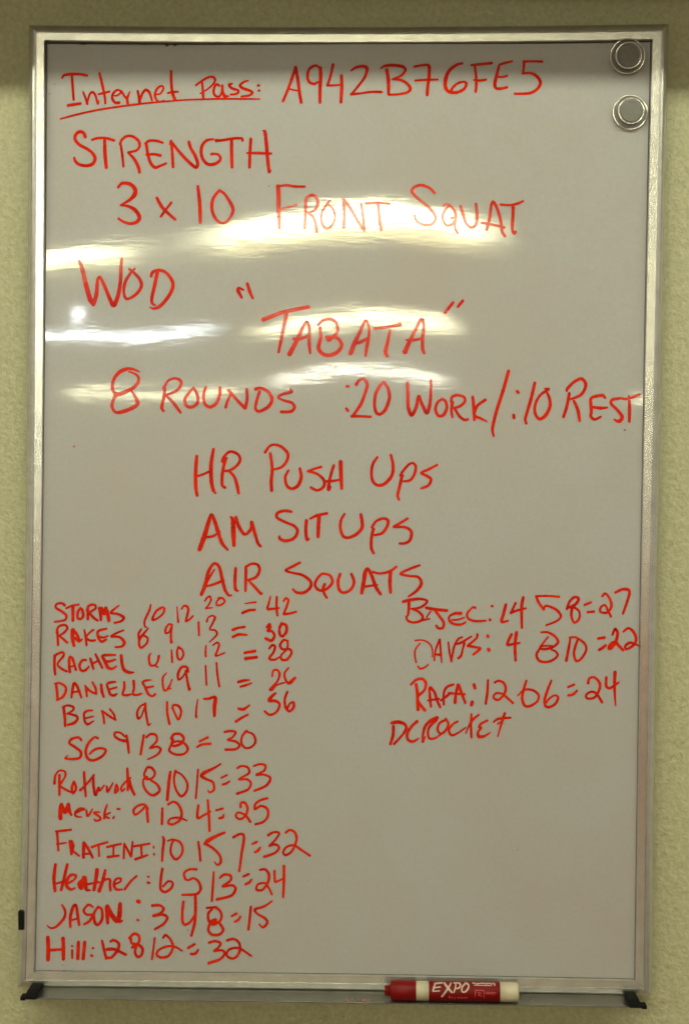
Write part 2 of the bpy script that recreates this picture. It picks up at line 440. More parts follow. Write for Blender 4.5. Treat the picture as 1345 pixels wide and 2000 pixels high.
# black plastic caps at the tray's two ends
CAPP = [(-.0030, .0105), (-.0120, .0105), (-.0210, .0115), (-.0265, .0135), (-.0278, .0185), (-.0250, .0205), (-.0030, .0215)]
def end_cap(s0, s1, toe0, toe1):
    bm = bmesh.new(); r0 = []; r1 = []
    for y, d in CAPP:
        k = (d - .0105) / .011
        r0.append(bm.verts.new(along(s0 + toe0 * k, y, d))); r1.append(bm.verts.new(along(s1 + toe1 * k, y, d)))
    n = len(CAPP)
    for q in range(n): bm.faces.new((r0[q], r1[q], r1[(q + 1) % n], r0[(q + 1) % n]))
    bm.faces.new(r0); bm.faces.new(r1)
    bmesh.ops.recalc_face_normals(bm, faces=bm.faces)
    bmesh.ops.bevel(bm, geom=list(bm.edges), offset=.0008, segments=2, affect='EDGES')
    toe = bmesh.new(); bm2 = bmesh.new()
    lo = (s0 + toe0) if toe0 < 0 else (s1 + toe1)
    sgn = -1 if toe0 < 0 else 1
    vs = []
    for (s, y, d) in [(a, b, c) for a in (0, .0045) for b in (-.016, -.0275) for c in (.0172, .0205)]:
        vs.append(bm.verts.new(along(lo + sgn * (s - .002), y, d)))
    h = bmesh.ops.convex_hull(bm, input=vs)
    toe.free(); bm2.free()
    obj('tray_end_cap', bm, BLACK, board)
end_cap(-.0015, .0095, -.004, -.0025)
end_cap(Lb - .0115, Lb - .0005, .003, .0055)
# small black clip on the left rail
p0, p1 = ray(39, 1776), ray(49, 1814)
bm = bmesh.new(); box(bm, p0.x - .0003, p1.x, -.0062, WALL_Y - .001, p1.z, p0.z, .0015)
for v in bm.verts:
    v.co.x += .0006 * noise.noise(v.co * 300)
obj('mounting_clip', bm, BLACK, board)

# old residue under the top rail, specks and dots
def blot(cx, cy, r, n=9, sd=0, stretch=1.0):
    return [(cx + r * stretch * (1 + .5 * noise.noise(Vector((k * .9, sd, 0)))) * math.cos(2 * math.pi * k / n), cy + r * (1 + .6 * noise.noise(Vector((k * .9, sd, 5)))) * math.sin(2 * math.pi * k / n)) for k in range(n)]
def blots(name, lst, m, lift=3e-4, label=None):
    for q, (x, y, r, st) in enumerate(lst):
        bm = bmesh.new()
        bm.faces.new([bm.verts.new(on_board(a, b, lift + q * 3e-6)) for a, b in reversed(blot(x, y, r, 11, q * 3.1 + len(lst), st))])
        obj(name, bm, m, board, label=label)
blots('residue', [(161, 83, 2.6, 1.8), (155, 83, 1.6, 1.5), (166, 84, 1.4, 1.2), (272, 84, 1.1, 1.8), (279, 86, 1.2, 1.0), (284, 85, .9, 1.6), (318, 84, 1.6, 1.8), (326, 86, 3.0, 1.3), (334, 85, 1.8, 1.2), (341, 86, 2.8, 1.4), (1175, 84, .8, 1.5)], GRIME, label='brown residue under the top rail')
blots('speck', [(1219, 840, 1.7, 1.4), (525, 363, 1.2, 1.0), (367, 1816, 1.2, 1.0), (106, 162, 1.2, .6), (95, 181, 1.0, 1.2), (321, 1759, .9, 1), (122, 1885, 1.3, .8), (810, 245, .8, 1), (460, 968, .9, 1), (700, 1500, .8, 1), (1010, 1660, .9, 1), (600, 1720, .8, 1),
    (91, 1896, 1.2, 1), (98, 1895, 1, 1), (112, 1896, 1.1, 1.2), (126, 1895, 1.2, 1), (140, 1896, 1.3, 1.3), (224, 1897, 1.1, 1), (277, 1898, 1, 1), (600, 1902, .9, 1.5), (900, 1906, 1, 1.2)], SPECK)
blots('speck', [(145, 872, 2.4, .9), (1258, 600, 3.0, .3), (1258, 640, 7.0, .12), (1187, 250, .8, 1), (300, 1330, 1., 1)], REDSPECK, label='pale red ink fleck')

# ---------------------------------------------------------------- two clear round magnets
def magnet(px, py, y0, tilt, label):
    p = ray(px, py, y0 - .004)
    t = empty('round_magnet', (p.x, y0, p.z), label, 'magnet', 'clear round magnets in the upper right corner of the whiteboard', rot=tilt)
    bm = bmesh.new()
    lathe(bm, [(.0001, -.0006), (.0155, -.0006), (.0166, -.0014), (.0168, -.0026), (.0162, -.0036), (.0150, -.0040), (.0141, -.0040), (.0135, -.0046), (.0132, -.0072), (.0129, -.0088), (.0122, -.0097), (.0113, -.0097), (.0106, -.0090), (.0104, -.0082), (.0001, -.0080)], 72)
    obj('clear_body', bm, CLEAR, t, True)
    for rr, yy, mn in ((.0160, -.0034, .0006), (.0119, -.0096, .0005)):  # added bright rings standing in for light refracted inside the clear plastic
        bm = bmesh.new(); lathe(bm, [(rr + mn * math.cos(a * math.pi / 5), yy + mn * math.sin(a * math.pi / 5)) for a in range(10)], 72, loop=True)
        obj('glint_ring', bm, RING_GLINT, t, True)
    bm = bmesh.new(); lathe(bm, [(.0001, -.0082), (.0100, -.0082), (.0102, -.0086), (.0099, -.0090), (.0001, -.0090)], 48)
    obj('steel_disc', bm, STEEL, t)
    return t
pm = ray(1230, 218)
magnet(1230, 219, warp(pm.x, pm.z) - .0002, (0, 0, 0), 'lower clear round magnet with a pale grey centre, wholly on the white panel')
pm = ray(1225, 106)
magnet(1225, 108, -.0026, (math.radians(9), 0, 0), 'upper clear round magnet with a dark centre, overlapping the top rail of the frame')

# ---------------------------------------------------------------- red marker on the tray
MY = -.0195
def mpt(px, py): return ray(px, py, MY)
a, b = mpt(751, 1934), mpt(1012, 1938)
dirx = (b - a).normalized(); MR = .0096
s_ = (mpt(1012, 1938) - a).length / 261.0
marker = empty('dry_erase_marker', a, 'red capped dry erase marker lying in the tray under the whiteboard', 'marker',
               rot=(0, math.atan2(-dirx.z, dirx.x), 0))
def turn(name, prof, m, smooth=True, parent=marker, label=None):
    bm = bmesh.new(); lathe(bm, [(r, (x - 751) * s_) for x, r in prof], 48, 'X')
    o = obj(name, bm, m, parent, label=label)
    for f in o.data.polygons: f.use_smooth = abs(f.normal.x) < .9
    return o
turn('cap', [(751, .0001), (751, .0042), (752, .0048), (761.5, .0050), (762, .0085), (764, .0096), (790, .0098), (811.5, .0098), (812, .0094), (812, .0001)], RED)
turn('collar', [(811, .0001), (811, .0089), (812.5, .0091), (837.5, .0092), (837.5, .0001)], WHITEP)
turn('barrel_label', [(837, .0001), (837, .00935), (838, .0095), (974.5, .00955), (975.2, .0094), (975.2, .0001)], REDLAB)
turn('end_plug', [(975, .0001), (975, .0093), (1000, .00935), (1008, .0092), (1011, .0085), (1012, .0070), (1012, .0001)], WHITEP)
LR = .0096
def on_barrel(px, py, lift):
    """point of the barrel's skin in the marker's own frame; the print is traced from the photograph"""
    mid = 1934.5 + (px - 751) * 4.0 / 261
    v = max(-.97, min(.97, (mid - py) * s_ / .00965)); r = .00962 + lift * .35
    return Vector(((px - 751) * s_, -r * math.sqrt(1 - v * v), r * v))
def printed(name, m, ox, oy, sc, txt, label=None):
    bm = bmesh.new()
    for st in parse(txt, ox, oy, sc): ribbon(bm, st, on_barrel, step=.8, rag=.0, lift0=1e-4)
    return obj(name, bm, m, marker, label=label)
printed('brand_lettering', PRINT, 735, 1890, 4.483, '''505,128,9;575,124,10 | 512,128,12;500,152,14;492,180,14 | 502,156,9;555,150,9 | 492,183,10;548,180,9
| 592,126,16;625,160,18;655,192,15 | 648,128,12;610,175,15;570,228,17 | 672,192,12;685,160,12;692,126,12 | 675,126,9;715,124,12;732,140,14;715,158,12;688,162,9
| 775,128,11;748,150,13;742,180,12;765,190,13;795,165,14;802,138,13;778,126,11''', 'white slanted lettering on the red label')
printed('small_print', PRINT, 735, 1890, 4.483, '''838,128,8;860,126,8 | 866,132,8;905,130,7 | 912,128,8;940,130,7 | 948,132,8;985,130,7 | 992,132,7;1010,133,8 | 1022,124,14;1030,140,12 | 850,140,5;1000,143,5''')
printed('pale_print', FAINT, 735, 1890, 4.483, '''630,225,6;632,245,6 | 630,225,6;645,232,6;632,246,6 | 655,235,6;655,248,5 | 655,238,5;665,234,5 | 675,235,5;682,246,5;690,235,5 | 680,246,5;676,256,5
| 712,241,5;722,236,5;712,234,5;708,242,5;720,248,5 | 732,236,5;732,248,5 | 738,236,5;748,236,6;748,248,5;738,246,5 | 766,236,5;758,240,5;766,244,5;758,248,5 | 776,241,5;790,237,5;776,233,5;774,243,5;788,248,5
| 860,175,5;935,178,5 | 935,178,5;935,240,5 | 860,175,5;858,236,5 | 880,190,6;905,200,6;885,215,6;915,225,6 | 950,190,5;1040,194,5 | 950,202,5;1030,206,5''')
# red dust in the tray beside the cap
bm = bmesh.new()
for k in range(26):
    s = .30 + random.random() * .03 if k < 18 else random.uniform(.1, .55)
    y = random.uniform(-.026, -.012); r = random.uniform(.0002, .0006)
    c = Vector(along(s, y, .0182)); q = bmesh.ops.create_icosphere(bm, subdivisions=1, radius=r)
    for v in q['verts']: v.co = v.co + c
tag(obj('ink_crumbs', bm, REDSPECK), 'tiny red crumbs of dried ink in the tray near the marker cap', 'ink crumbs', kind='stuff')

# ---------------------------------------------------------------- the writing, traced stroke by stroke
# (label, x and y of the traced detail's corner in the photograph, enlargement, strokes as x,y,width)
WRITING = [
('red underlined writing Internet', 100, 120, 5.173, '''105,155,20;125,128;200,118,30;280,118;355,132,24 | 203,120,22;212,250,24;222,378,20 | 165,435,28;225,425;290,415,26
| 318,300,18;345,370;360,420,24 | 360,415,16;380,330;410,300,24;440,330;460,400;468,418,20;476,385,8
| 483,108,20;510,220,26;535,340;543,415,20 | 472,322,16;530,308,26;585,295,20
| 625,338,14;660,335,16;695,310,18;690,285;660,280,22;625,310;610,350,24;625,390;650,410;680,408,30
| 705,290,20;735,340;760,370;768,412,26 | 765,365,24;778,325;790,298,12
| 870,290,22;882,350;890,412,28 | 888,405,20;915,320;950,280,28;985,300;1005,350;1015,385,18
| 1055,325,16;1095,320;1125,280,18;1128,250;1105,240,20;1065,270;1045,330,24;1060,380;1095,398;1138,385,12
| 1208,92,24;1210,200,26;1220,300;1245,375,30 | 1172,312,16;1225,302,28;1278,298,16'''),
('long red underline', 100, 120, 5.173, '''88,572,14;250,528,20;450,485,18;700,445,18;1000,410,18;1345,382,15;1480,377,16;1700,373,18;2000,375;2106,376,13'''),
('red underlined writing Pass:', 340, 120, 5.173, '''218,235,20;270,195;340,155,22;390,150;412,180,24;395,220;340,270;262,318,12 | 280,205,20;288,280;292,358,26
| 455,240,22;430,225;405,255,24;398,310;420,345;460,345;480,300;485,240,20 | 485,240;490,300,26;510,345,34;550,345,14
| 585,220,18;555,232,28;580,265;640,285,24;650,305;620,325;570,330,20
| 745,190,16;700,205;665,238,28;690,265;760,290,26;790,312;755,340;680,350,20
| 835,245,8;850,238,26;868,245,8 | 842,298,8;858,290,24;872,298,6'''),
('red writing A942B76FE5 at the top', 540, 100, 5.173, '''65,503,24;120,370;192,165,28 | 192,162,30;215,290,30;230,410;248,515,28 | 118,375,16;170,390,18;228,400,14
| 415,312,22;380,330,24;330,310;312,250,26;330,180;385,145,24;420,155;445,180 | 442,170,32;445,250,34;438,400;438,518,28
| 570,135,26;545,250;512,345,22 | 512,345,22;570,345;650,338,16 | 655,248,28;658,350,32;650,515,28
| 752,198,14;800,165,24;870,152,30;905,165,34;912,200;880,280;760,430,20 | 755,435,26;850,425,18;950,412;1050,412,24;1072,415,8
| 1112,190,32;1128,300,34;1130,435,26 | 1048,178,12;1090,150,24;1170,142,28;1270,155;1300,190,28;1260,245;1165,285,16
| 1165,285,14;1250,290,24;1320,330;1350,380,28;1320,415,24;1230,435,20;1130,440,18'''),
('+', 800, 100, 4.804, '''42,145,20;110,132,20;170,130,24;182,160,30;178,260;168,330;162,410,26 | 50,275,18;150,268,22;262,264,16
| 492,112,20;440,125,26;370,180,30;335,260,34;335,340;370,380,28;440,385;510,350,26;530,300;500,285,20;440,305;395,350;388,375,26
| 578,128,20;680,118,26;768,108,24 | 608,130,20;622,250,24;622,330,26;615,380,20 | 602,268,18;660,272,22;712,264,22
| 960,90,18;900,105,24;845,120,20 | 838,128,20;820,200,28;798,290,30;805,340;850,348,24;912,335,22 | 820,235,20;870,238,20;912,226,20
| 1240,92,22;1150,90,20;1075,92,22 | 1072,92,26;1068,150;1060,205,20 | 1060,205,18;1130,200,22;1190,230,30;1225,290,28;1195,350;1120,390,24;985,395,20'''),
('red writing STRENGTH', 130, 240, 5, '''178,130,30;165,95;130,78,30;90,100,30;78,150;120,205,28;200,250;250,290,28;275,340;255,390,32;200,412,30;120,400,28;80,365,24;72,335,22
| 245,158,20;300,142,24;380,142;458,165,26 | 368,160,28;372,300,34;385,430,30
| 520,200,24;535,160,22;580,125,24;640,125;700,170,26;710,220;680,262;600,282,22 | 522,190,20;540,300,24;552,420,20 | 600,285,20;660,350,28;700,430,30;710,478,26
| 770,195,26;800,170,24;870,168,24;935,188,22 | 775,200,26;790,290;815,380;860,430,28;910,415,24;970,390,20 | 778,305,20;850,300,24;912,312,26
| 1005,205,12;1018,170,22;1030,300,26;1038,425,24 | 1025,185,24;1100,280,26;1190,375,30;1260,430,28;1278,390,30;1250,310;1210,240;1192,180,26'''),
('+', 360, 240, 5, '''282,155,18;220,165,26;175,210,28;162,280;180,350,28;230,400;300,395,30;350,355;335,310,22;295,298;262,302,24
| 310,168,30;370,165,24;480,148,24;560,148;568,170,22 | 460,160,28;460,300,32;465,430,26
| 648,155,26;640,290,28;635,432,26 | 612,292,20;720,292,24;845,298,22 | 768,75,16;785,80,28;800,200,32;812,350;828,478,28;838,465,20'''),
('red writing 3 x 10', 130, 240, 5, '''500,625,22;530,590;570,582,30;630,600,34;668,650,38;660,700,40;610,750;525,800,16 | 525,800,14;600,810,26;670,850,36;710,920,36;680,965;620,980,26;560,965;505,930,22
| 880,730,28;940,830,30;1060,940,22 | 1020,775,22;970,840;920,910,24 | 1280,615,24;1298,780,34;1305,970,28'''),
('+', 360, 240, 5, '''340,655,22;390,690,24;450,780,30;475,850;440,930,26;375,975,22;310,940,28;270,850,30;275,750,28;310,690;345,655,24'''),
('red writing FRONT', 530, 340, 5, '''65,120,36;70,220,38;70,330,36;75,430,30;78,525,28 | 65,118,20;150,108,22;230,120,24;325,122,20 | 65,345,16;150,325,18;245,298,18
| 335,290,30;340,240;390,205,28;440,230;450,290,28;430,340,24;375,375,20;340,375,16 | 335,270,28;330,400,26;325,525,24 | 350,375,18;400,410,24;430,480;442,560,26
| 565,262,24;530,310,22;490,380,20;490,470;535,530,24;590,500,24;620,420,20;600,340,18;550,295,16
| 705,250,30;710,380,26;706,520,28 | 705,250,30;780,350,26;850,470;905,550,26 | 905,550,26;895,430,24;875,290,24
| 920,285,22;1040,282,20;1150,290,22 | 1038,290,22;1050,400,26;1070,545,28'''),
('red writing SQUAT', 780, 340, 5, '''342,185,24;290,135,24;210,108,26;140,130,26;120,175;180,240,24;270,310,26;335,385,26;350,440;310,490,24;220,490;160,450;145,402,20
| 430,305,20;470,295,18;530,350,26;550,420,26;520,480;460,500;425,450,22;420,400,24;450,340;490,305,20 | 500,430,20;545,430;540,520,20;565,575,22
| 595,315,26;620,400,30;650,480,24;700,520;745,490,28;755,400,30;745,290,24
| 850,540,26;880,420,28;895,300,26;915,270,26;950,330,28;985,450,28;1000,560;1028,605,24 | 800,475,20;900,490,24;1020,520,22
| 985,295,20;1080,300,20;1150,285,24;1205,262,20 | 1108,310,26;1105,420,30;1100,540,26;1120,575,32;1132,560,22'''),
('red writing WOD', 140, 490, 5, '''70,95,24;95,150,34;140,330,40;180,470,44;212,524,34 | 212,522,34;240,430,38;252,280,26;275,255,26;320,340,30;370,460;410,530,40;450,440,36;475,300,32;480,150,28;488,75,20
| 560,175,20;590,195;660,270,28;680,340,30;630,420,28;540,468,24;510,410,24;520,310,28;570,220,26;615,172,20
| 835,210,30;810,330,32;782,460,30;785,510;812,528,20 | 775,245,26;790,205,26;850,185,28;920,210,28;980,290,30;985,360;940,450,32;860,540,32;800,562,22;762,548,10'''),
('red opening quotation mark', 440, 540, 5, '''178,130,18;130,112,24;125,140,34;160,205,20 | 215,70,26;240,150,30;268,212,20'''),
('red writing TABATA', 440, 540, 5, '''372,420,38;560,350,34;810,298,32 | 598,365,32;565,520,32;520,740,22
| 628,755,44;700,620,36;760,490,28;795,445,26;820,500,26;818,640,30;828,750,20 | 670,610,30;730,610;800,580,22
| 925,500,24;930,590,30;910,700,36;950,755,32;1010,770,34;1090,740,34;1135,670,32;1090,600,30;980,590,20 | 905,475,20;950,430,24;1020,415,28;1080,450,26;1095,530,26;1050,590,28;1010,620,36;985,595,20'''),
('+', 660, 570, 5, '''122,600,42;160,500,42;210,400,30;265,285,24;300,340,24;300,430,26;280,540,32;268,625,22 | 155,475,16;190,500,30;260,470,30;300,445,20
| 355,358,22;470,345,24;605,318,32 | 505,380,24;485,480,30;462,590,34;480,628,26
| 652,585,44;690,500,36;750,380,26;812,268,30;835,330,26;825,450,28;825,560,30;840,600,22 | 668,470,20;740,470,30;820,450,20'''),
('longer stroke of the closing quotation mark', 660, 570, 5, '''1045,200,30;1120,105,28'''),
('shorter stroke of the closing quotation mark', 660, 570, 5, '''1168,145,24;1215,88,28'''),
('red writing 8 ROUNDS', 200, 700, 5, '''360,130,16;300,105,24;230,105,34;160,140,36;110,210,28;98,280;115,330,28;160,350,40;240,320,36;310,280,32;350,230,32;350,180,24;310,145;260,130,14
| 140,355,40;110,400,28;95,470,28;130,525,26;200,520,36;300,480,34;345,440,36;320,370,26;285,320,18
| 600,290,28;640,220,20;700,195,22;755,210,26;770,250;730,310,28;620,360,20 | 610,290,24;600,380,30;580,480,28;598,515,22 | 630,370,22;690,430,30;765,530,22
| 890,285,22;850,330,24;805,400,26;820,460;870,475,28;925,440,28;930,370,28;900,300,22
| 1010,280,24;990,350,26;1000,440,26;1050,475,28;1110,440,30;1145,360,30;1148,280,20'''),
('+', 400, 710, 5, '''205,425,26;220,370;255,290,24;225,260,20 | 235,265,30;300,340,26;390,435,30 | 395,435,30;412,350,28;410,250,22
| 495,250,30;550,240,26;620,280,30;655,350,30;620,420,32;530,468,26;495,440,24;510,350,26;535,275,28
| 835,255,24;848,275,30;760,300,26;715,330,20;770,360;850,385,28;875,430,26;840,468,30;745,472,26'''),
('red writing :20', 660, 710, 5, '''85,222,24;105,224,20 | 80,440,24;95,460,28 | 178,205,30;200,170,26;240,150,24;270,170,28;285,210;260,300,28;220,400,30;145,510,24 | 135,515,28;220,515,22;318,520,24
| 440,180,24;400,230,28;365,300;355,400,28;370,475;410,495,28;460,450,30;500,340,30;490,250,28;450,185,26'''),
('red writing WORK', 660, 710, 5, '''675,190,28;680,300,28;685,430,32;718,502,34;760,430,30;785,320,28;820,400,28;865,480,34;895,400,30;905,250,22;905,165,20
| 1015,345,24;970,380,24;950,450,26;980,510,26;1030,500,32;1060,430,26;1045,365,24;1010,345,22
| 1105,380,24;1110,330,26;1160,308,24;1225,325,24;1235,370;1190,415,26;1130,435,18 | 1115,380,30;1105,460,26;1115,525,20 | 1135,435,22;1180,510,26;1230,550,26;1265,545,22
| 1312,325,24;1322,420,32;1328,550,24 | 1435,355,26;1360,410,26;1330,480,28;1340,515;1390,535,24;1448,565,14'''),
('tall red slash', 800, 710, 5, '''962,75,30;910,260,30;840,480,28;805,640,26;818,710,18'''),
('red writing :10', 800, 710, 5, '''1045,270,26;1058,285,24 | 1012,505,28;1016,530,26 | 1218,190,28;1180,350,30;1125,540,26;1135,585,22
| 1315,245,14;1350,250,28;1330,265,26;1270,310,24;1225,390,26;1220,480,26;1260,540,28;1320,510,34;1365,420,30;1360,340,26;1330,270,20'''),
('red writing REST beside the frame', 1000, 710, 5, '''530,265,22;535,245,28;600,180,26;670,148,28;712,190,28;705,250;660,310,26;560,350,18 | 555,290,26;530,420,28;498,520,26 | 600,365,24;640,460,30;655,560,24
| 905,335,18;880,310,26;800,322,24;765,345,26;765,400,28;770,470;765,515,26;800,545,24;860,520,20 | 780,425,22;860,435,30;925,430,18
| 1040,340,26;970,355,26;965,395;1020,450,26;1070,520,34;1040,565,34;990,545,14 | 1045,335,20;1120,345,24;1240,305,24 | 1138,320,20;1142,450,32;1140,565,24'''),
('red writing HR', 360, 860, 5, '''122,155,28;112,300,34;112,450,34;125,540,24 | 285,85,26;262,240,34;265,400,36;285,490,30;308,518,14 | 130,350,20;200,325,22;250,300,20
| 375,200,36;395,150,24;450,110,24;520,135,26;545,190,26;510,250,26;440,295,24;390,298,20 | 410,175,26;390,230,28;370,340,28;370,440,26;400,462,22 | 445,305,22;490,360,26;515,440,30;530,515,26'''),
('red writing PUSH', 360, 860, 5, '''788,118,26;830,60,22;880,42,22;950,65,26;1010,130,28;1000,200;950,260,24;870,285,18 | 840,130,26;858,280,28;848,400,30;852,490,28
| 1015,295,22;985,360,24;1000,440,26;1050,472,26;1110,440,32;1140,360,30;1128,275,24'''),
('+', 600, 860, 5, '''135,260,24;70,278,22;5,302,18 | 5,302,20;90,325,24;160,385,26;160,450,28;100,488,24;35,460,22
| 258,245,24;240,300,26;215,400,28;208,480,32;225,455,20 | 325,210,34;328,330,36;335,470,26 | 190,400,24;260,395,22;340,378,18'''),
('red writing UPS after PUSH', 600, 860, 5, '''682,165,22;640,230,26;625,320,26;640,400;690,440,26;760,420,30;825,340,30;835,240,28;815,145,24
| 905,345,18;925,310,24;985,240,22;1030,222,22;1058,260,26;1040,340;1000,390,24;940,400,18 | 925,345,30;900,450,28;880,540,26;895,580,20
| 1265,240,22;1180,285,26;1110,318,20;1160,345,26;1205,380,26;1180,440,24;1110,468,20'''),
('red writing AM', 370, 985, 5, '''100,440,40;150,300,44;185,180,36;215,100,26;245,160,34;280,270,34;320,380,30;375,445,18 | 160,320,22;230,310,24;298,268,16
| 405,125,20;425,150,40;430,280,44;435,400,30 | 455,125,26;480,210,34;540,292,26;600,240,28;608,175,30;640,290,30;670,380;695,410,24'''),
('red writing SIT', 370, 985, 5, '''995,72,22;930,62,26;860,85,28;855,130,24;940,175,24;1020,210,26;1055,260,28;1020,330,28;940,355,28;880,335,24;880,312,20
| 1142,160,28;1135,260,30;1148,345,30;1168,335,16 | 1178,140,18;1240,110,26;1340,88,26 | 1265,115,34;1258,220,34;1255,315,28'''),
('red writing UPS after SIT', 580, 985, 5, '''462,95,20;430,150,24;422,230,26;450,310,26;500,325,26;580,290,30;635,220,32;622,98,26
| 730,225,24;770,165,24;840,138,24;885,155,26;880,210,28;830,280,26;755,300,20 | 745,240,30;725,330,28;725,430,26;748,478,22
| 1078,138,22;1010,180,24;945,218,26 | 945,220,22;1060,225,24;1115,270,28;1100,350,28;1050,380,24;1000,382,20'''),
('red writing AIR', 370, 1085, 5, '''118,378,30;160,270,38;185,160,30;240,78,24;290,110,28;320,230,30;350,340,28;385,388,24;410,388,16 | 170,300,18;240,280,24;330,245,26 | 245,135,14;210,190,20;170,260,24
| 452,125,26;445,240,30;450,330,28;472,345,20 | 550,110,24;610,80,22;665,90,26;685,140,28;650,210,28;570,240,18 | 552,120,28;550,240,28;548,345,22 | 580,245,20;640,310,26;700,375,26;708,368,16'''),
('red writing SQUATS', 570, 1085, 5, '''80,68,22;10,105,26;-60,145,22;10,170,22;100,190,26;180,250,28;180,310,28;120,360,28;50,362,26;10,330,20
| 290,180,22;250,220,24;225,290,26;270,340,26;340,325,26;395,260,26;370,195,24;300,175,22 | 320,280,28;305,320,28;315,370;340,412,22
| 470,180,26;450,250,28;460,330,28;500,362,26;570,335,26;605,260,28;580,180,26
| 680,365,32;700,260,38;715,160,36;740,130,28;775,190,30;820,310,32;865,378,24 | 700,305,24;770,295,22;838,285,12
| 790,160,22;860,175,22;950,155,24;1018,110,24 | 962,160,32;955,260,34;962,360,26
| 1245,95,20;1150,130,24;1060,178,22;1150,200,22;1230,210,24;1262,270,30;1220,340,28;1138,400,18'''),
('red name in the topmost row of the long score list', 95, 1150, 5, '''160,160,24;130,140,22;80,150,22;75,185;130,220,24;175,260,24;160,305;60,322,16 | 175,190,18;230,165,20;298,152,20 | 240,180,30;240,310,26
| 315,190,24;290,220,24;285,280;315,295,22;340,260,26;330,200,24 | 375,210,22;395,165,22;450,155,22;460,190;400,230,20 | 385,190,24;385,295,26 | 400,235,22;440,280,24;480,310,20
| 500,190,30;510,250,30;512,305,24 | 520,190,30;545,240,36;565,185,26 | 560,190,34;580,250,34;590,310,30 | 690,162,12;640,200,22;610,235,18;680,245,22;735,280,26;710,315;645,332,18'''),
('red numbers 10 12 20 = 42', 95, 1150, 5, '''998,155,14;985,210,22;940,310,20;940,365;960,375,12 | 1100,185,24;1050,220,22;1015,300,22;1060,290,18;1120,240,20;1130,190;1100,180,20'''),
('+', 340, 1150, 5, '''30,175,10;35,250,14;42,325,20 | 75,195,16;100,165,18;130,175,26;140,210;115,315,20 | 120,315,20;150,300,18;185,265,18
| 300,120,14;325,85,18;350,75,20;360,110;330,170;310,190,14;375,185,12 | 455,90,16;420,120,18;415,155;450,160,18;495,125,18;470,90,20;430,90,14
| 692,145,10;750,135,14;800,130,16 | 668,235,26;730,210,24;788,205,24
| 940,75,12;925,140,20;912,195,24;960,195,22;1020,188,20 | 1003,78,20;1000,170,24;1008,260,20 | 1070,120,18;1090,92,20;1115,110,22;1100,170,22;1070,245,22 | 1075,248,24;1140,238,22;1192,222,18'''),
('red name in the second row of the long score list', 95, 1150, 5, '''80,425,20;100,370,20;160,352,22;185,385;150,430,22;100,460,18 | 85,400,24;92,480,24;95,550,20 | 110,460,18;145,490,22;185,525,22
| 240,405,40;235,480,34;250,555,24 | 245,410,30;275,440,28;305,505,26 | 260,480,24;300,515,20;330,492,16
| 350,400,16;365,470,24;372,550,20 | 440,400,18;400,430;372,475,18;410,505,22;455,502,20
| 568,390,18;500,405,24;480,430,24;490,480;520,515,26;565,495,18 | 500,470,22;540,475;580,460,16 | 735,405,14;670,430,22;612,465,16;690,470,22;740,520,30;720,560;655,570,16'''),
('red numbers 8 9 13 = 30', 95, 1150, 5, '''905,395,18;880,440,22;885,500,20 | 975,385,12;940,425,20;900,475,24;885,510;890,560,22;910,575,22;960,530,20;968,480,20;920,455,20;890,470,16
| 1205,350,18;1175,345,18;1145,390,20;1145,430,22;1175,425,16;1200,370,18 | 1205,350,20;1195,450,22;1200,525,24;1208,520,16'''),
('+', 340, 1150, 5, '''240,325,18;242,390,20;245,455,16 | 320,320,18;335,280,14;375,262,16;400,280,22;375,340;350,395,16;400,405,18;420,440,20;390,480;345,520,10
| 575,400,26;630,380,22;690,372,22 | 575,470,24;630,445,24;710,450,16 | 905,375,20;930,345,24;935,380,30;915,410,24;955,415,24;980,460,24;950,505,28;895,485,26
| 1050,340,30;1028,390,26;1035,450,24;1060,462,26;1095,420,28;1095,360,26;1060,340,26'''),
('red name in the third row of the long score list', 95, 1150, 5, '''60,680,20;80,640,20;140,620,22;150,650;110,700,20;90,740,16;130,780,22;180,805,20 | 62,650,22;60,750,24;66,835,22
| 200,710,24;210,665,22;235,680,26;260,760,22;270,790,22 | 205,700,26;205,760;210,810,24 | 215,760,16;250,752,18
| 365,695,20;330,700,24;305,745,24;320,795,24;360,795,24;395,760,16 | 410,680,22;425,730,24;440,780,20 | 462,640,20;490,700,24;525,770,20 | 430,730,20;490,700,18
| 655,645,16;590,645,22;530,655,24;555,710,30;580,765,32;620,780,24;665,755,14 | 560,710,26;610,705,22;655,690,14 | 710,650,28;720,730,28;740,790,30;790,815,30;835,815,12'''),
('red numbers 6 10 12 = 28', 95, 1150, 5, '''1000,630,12;982,660,22;985,720;1000,748,22;1040,745,18;1065,710;1078,655,22 | 1035,745,16;1068,765,14
| 1200,595,12;1205,660,20;1208,718,18 | 1270,570,22;1255,610,20;1265,680,22;1290,690,20;1318,640,20;1300,590,20;1270,575,20'''),
('+', 340, 1150, 5, '''312,555,14;308,610,20;310,660,18 | 378,552,12;420,525,20;440,545,22;425,600;408,655,18;495,625,14 | 690,625,26;790,608,26 | 700,680,32;805,668,28
| 928,585,18;960,550,24;985,565,24;970,620;930,680,22;980,692,22;1030,665,16 | 1110,510,18;1070,500,22;1035,550,24;1060,590;1130,590,24;1145,630,22;1100,690,26;1050,690;1045,650,20;1090,600,18;1110,555,18;1105,515,16'''),
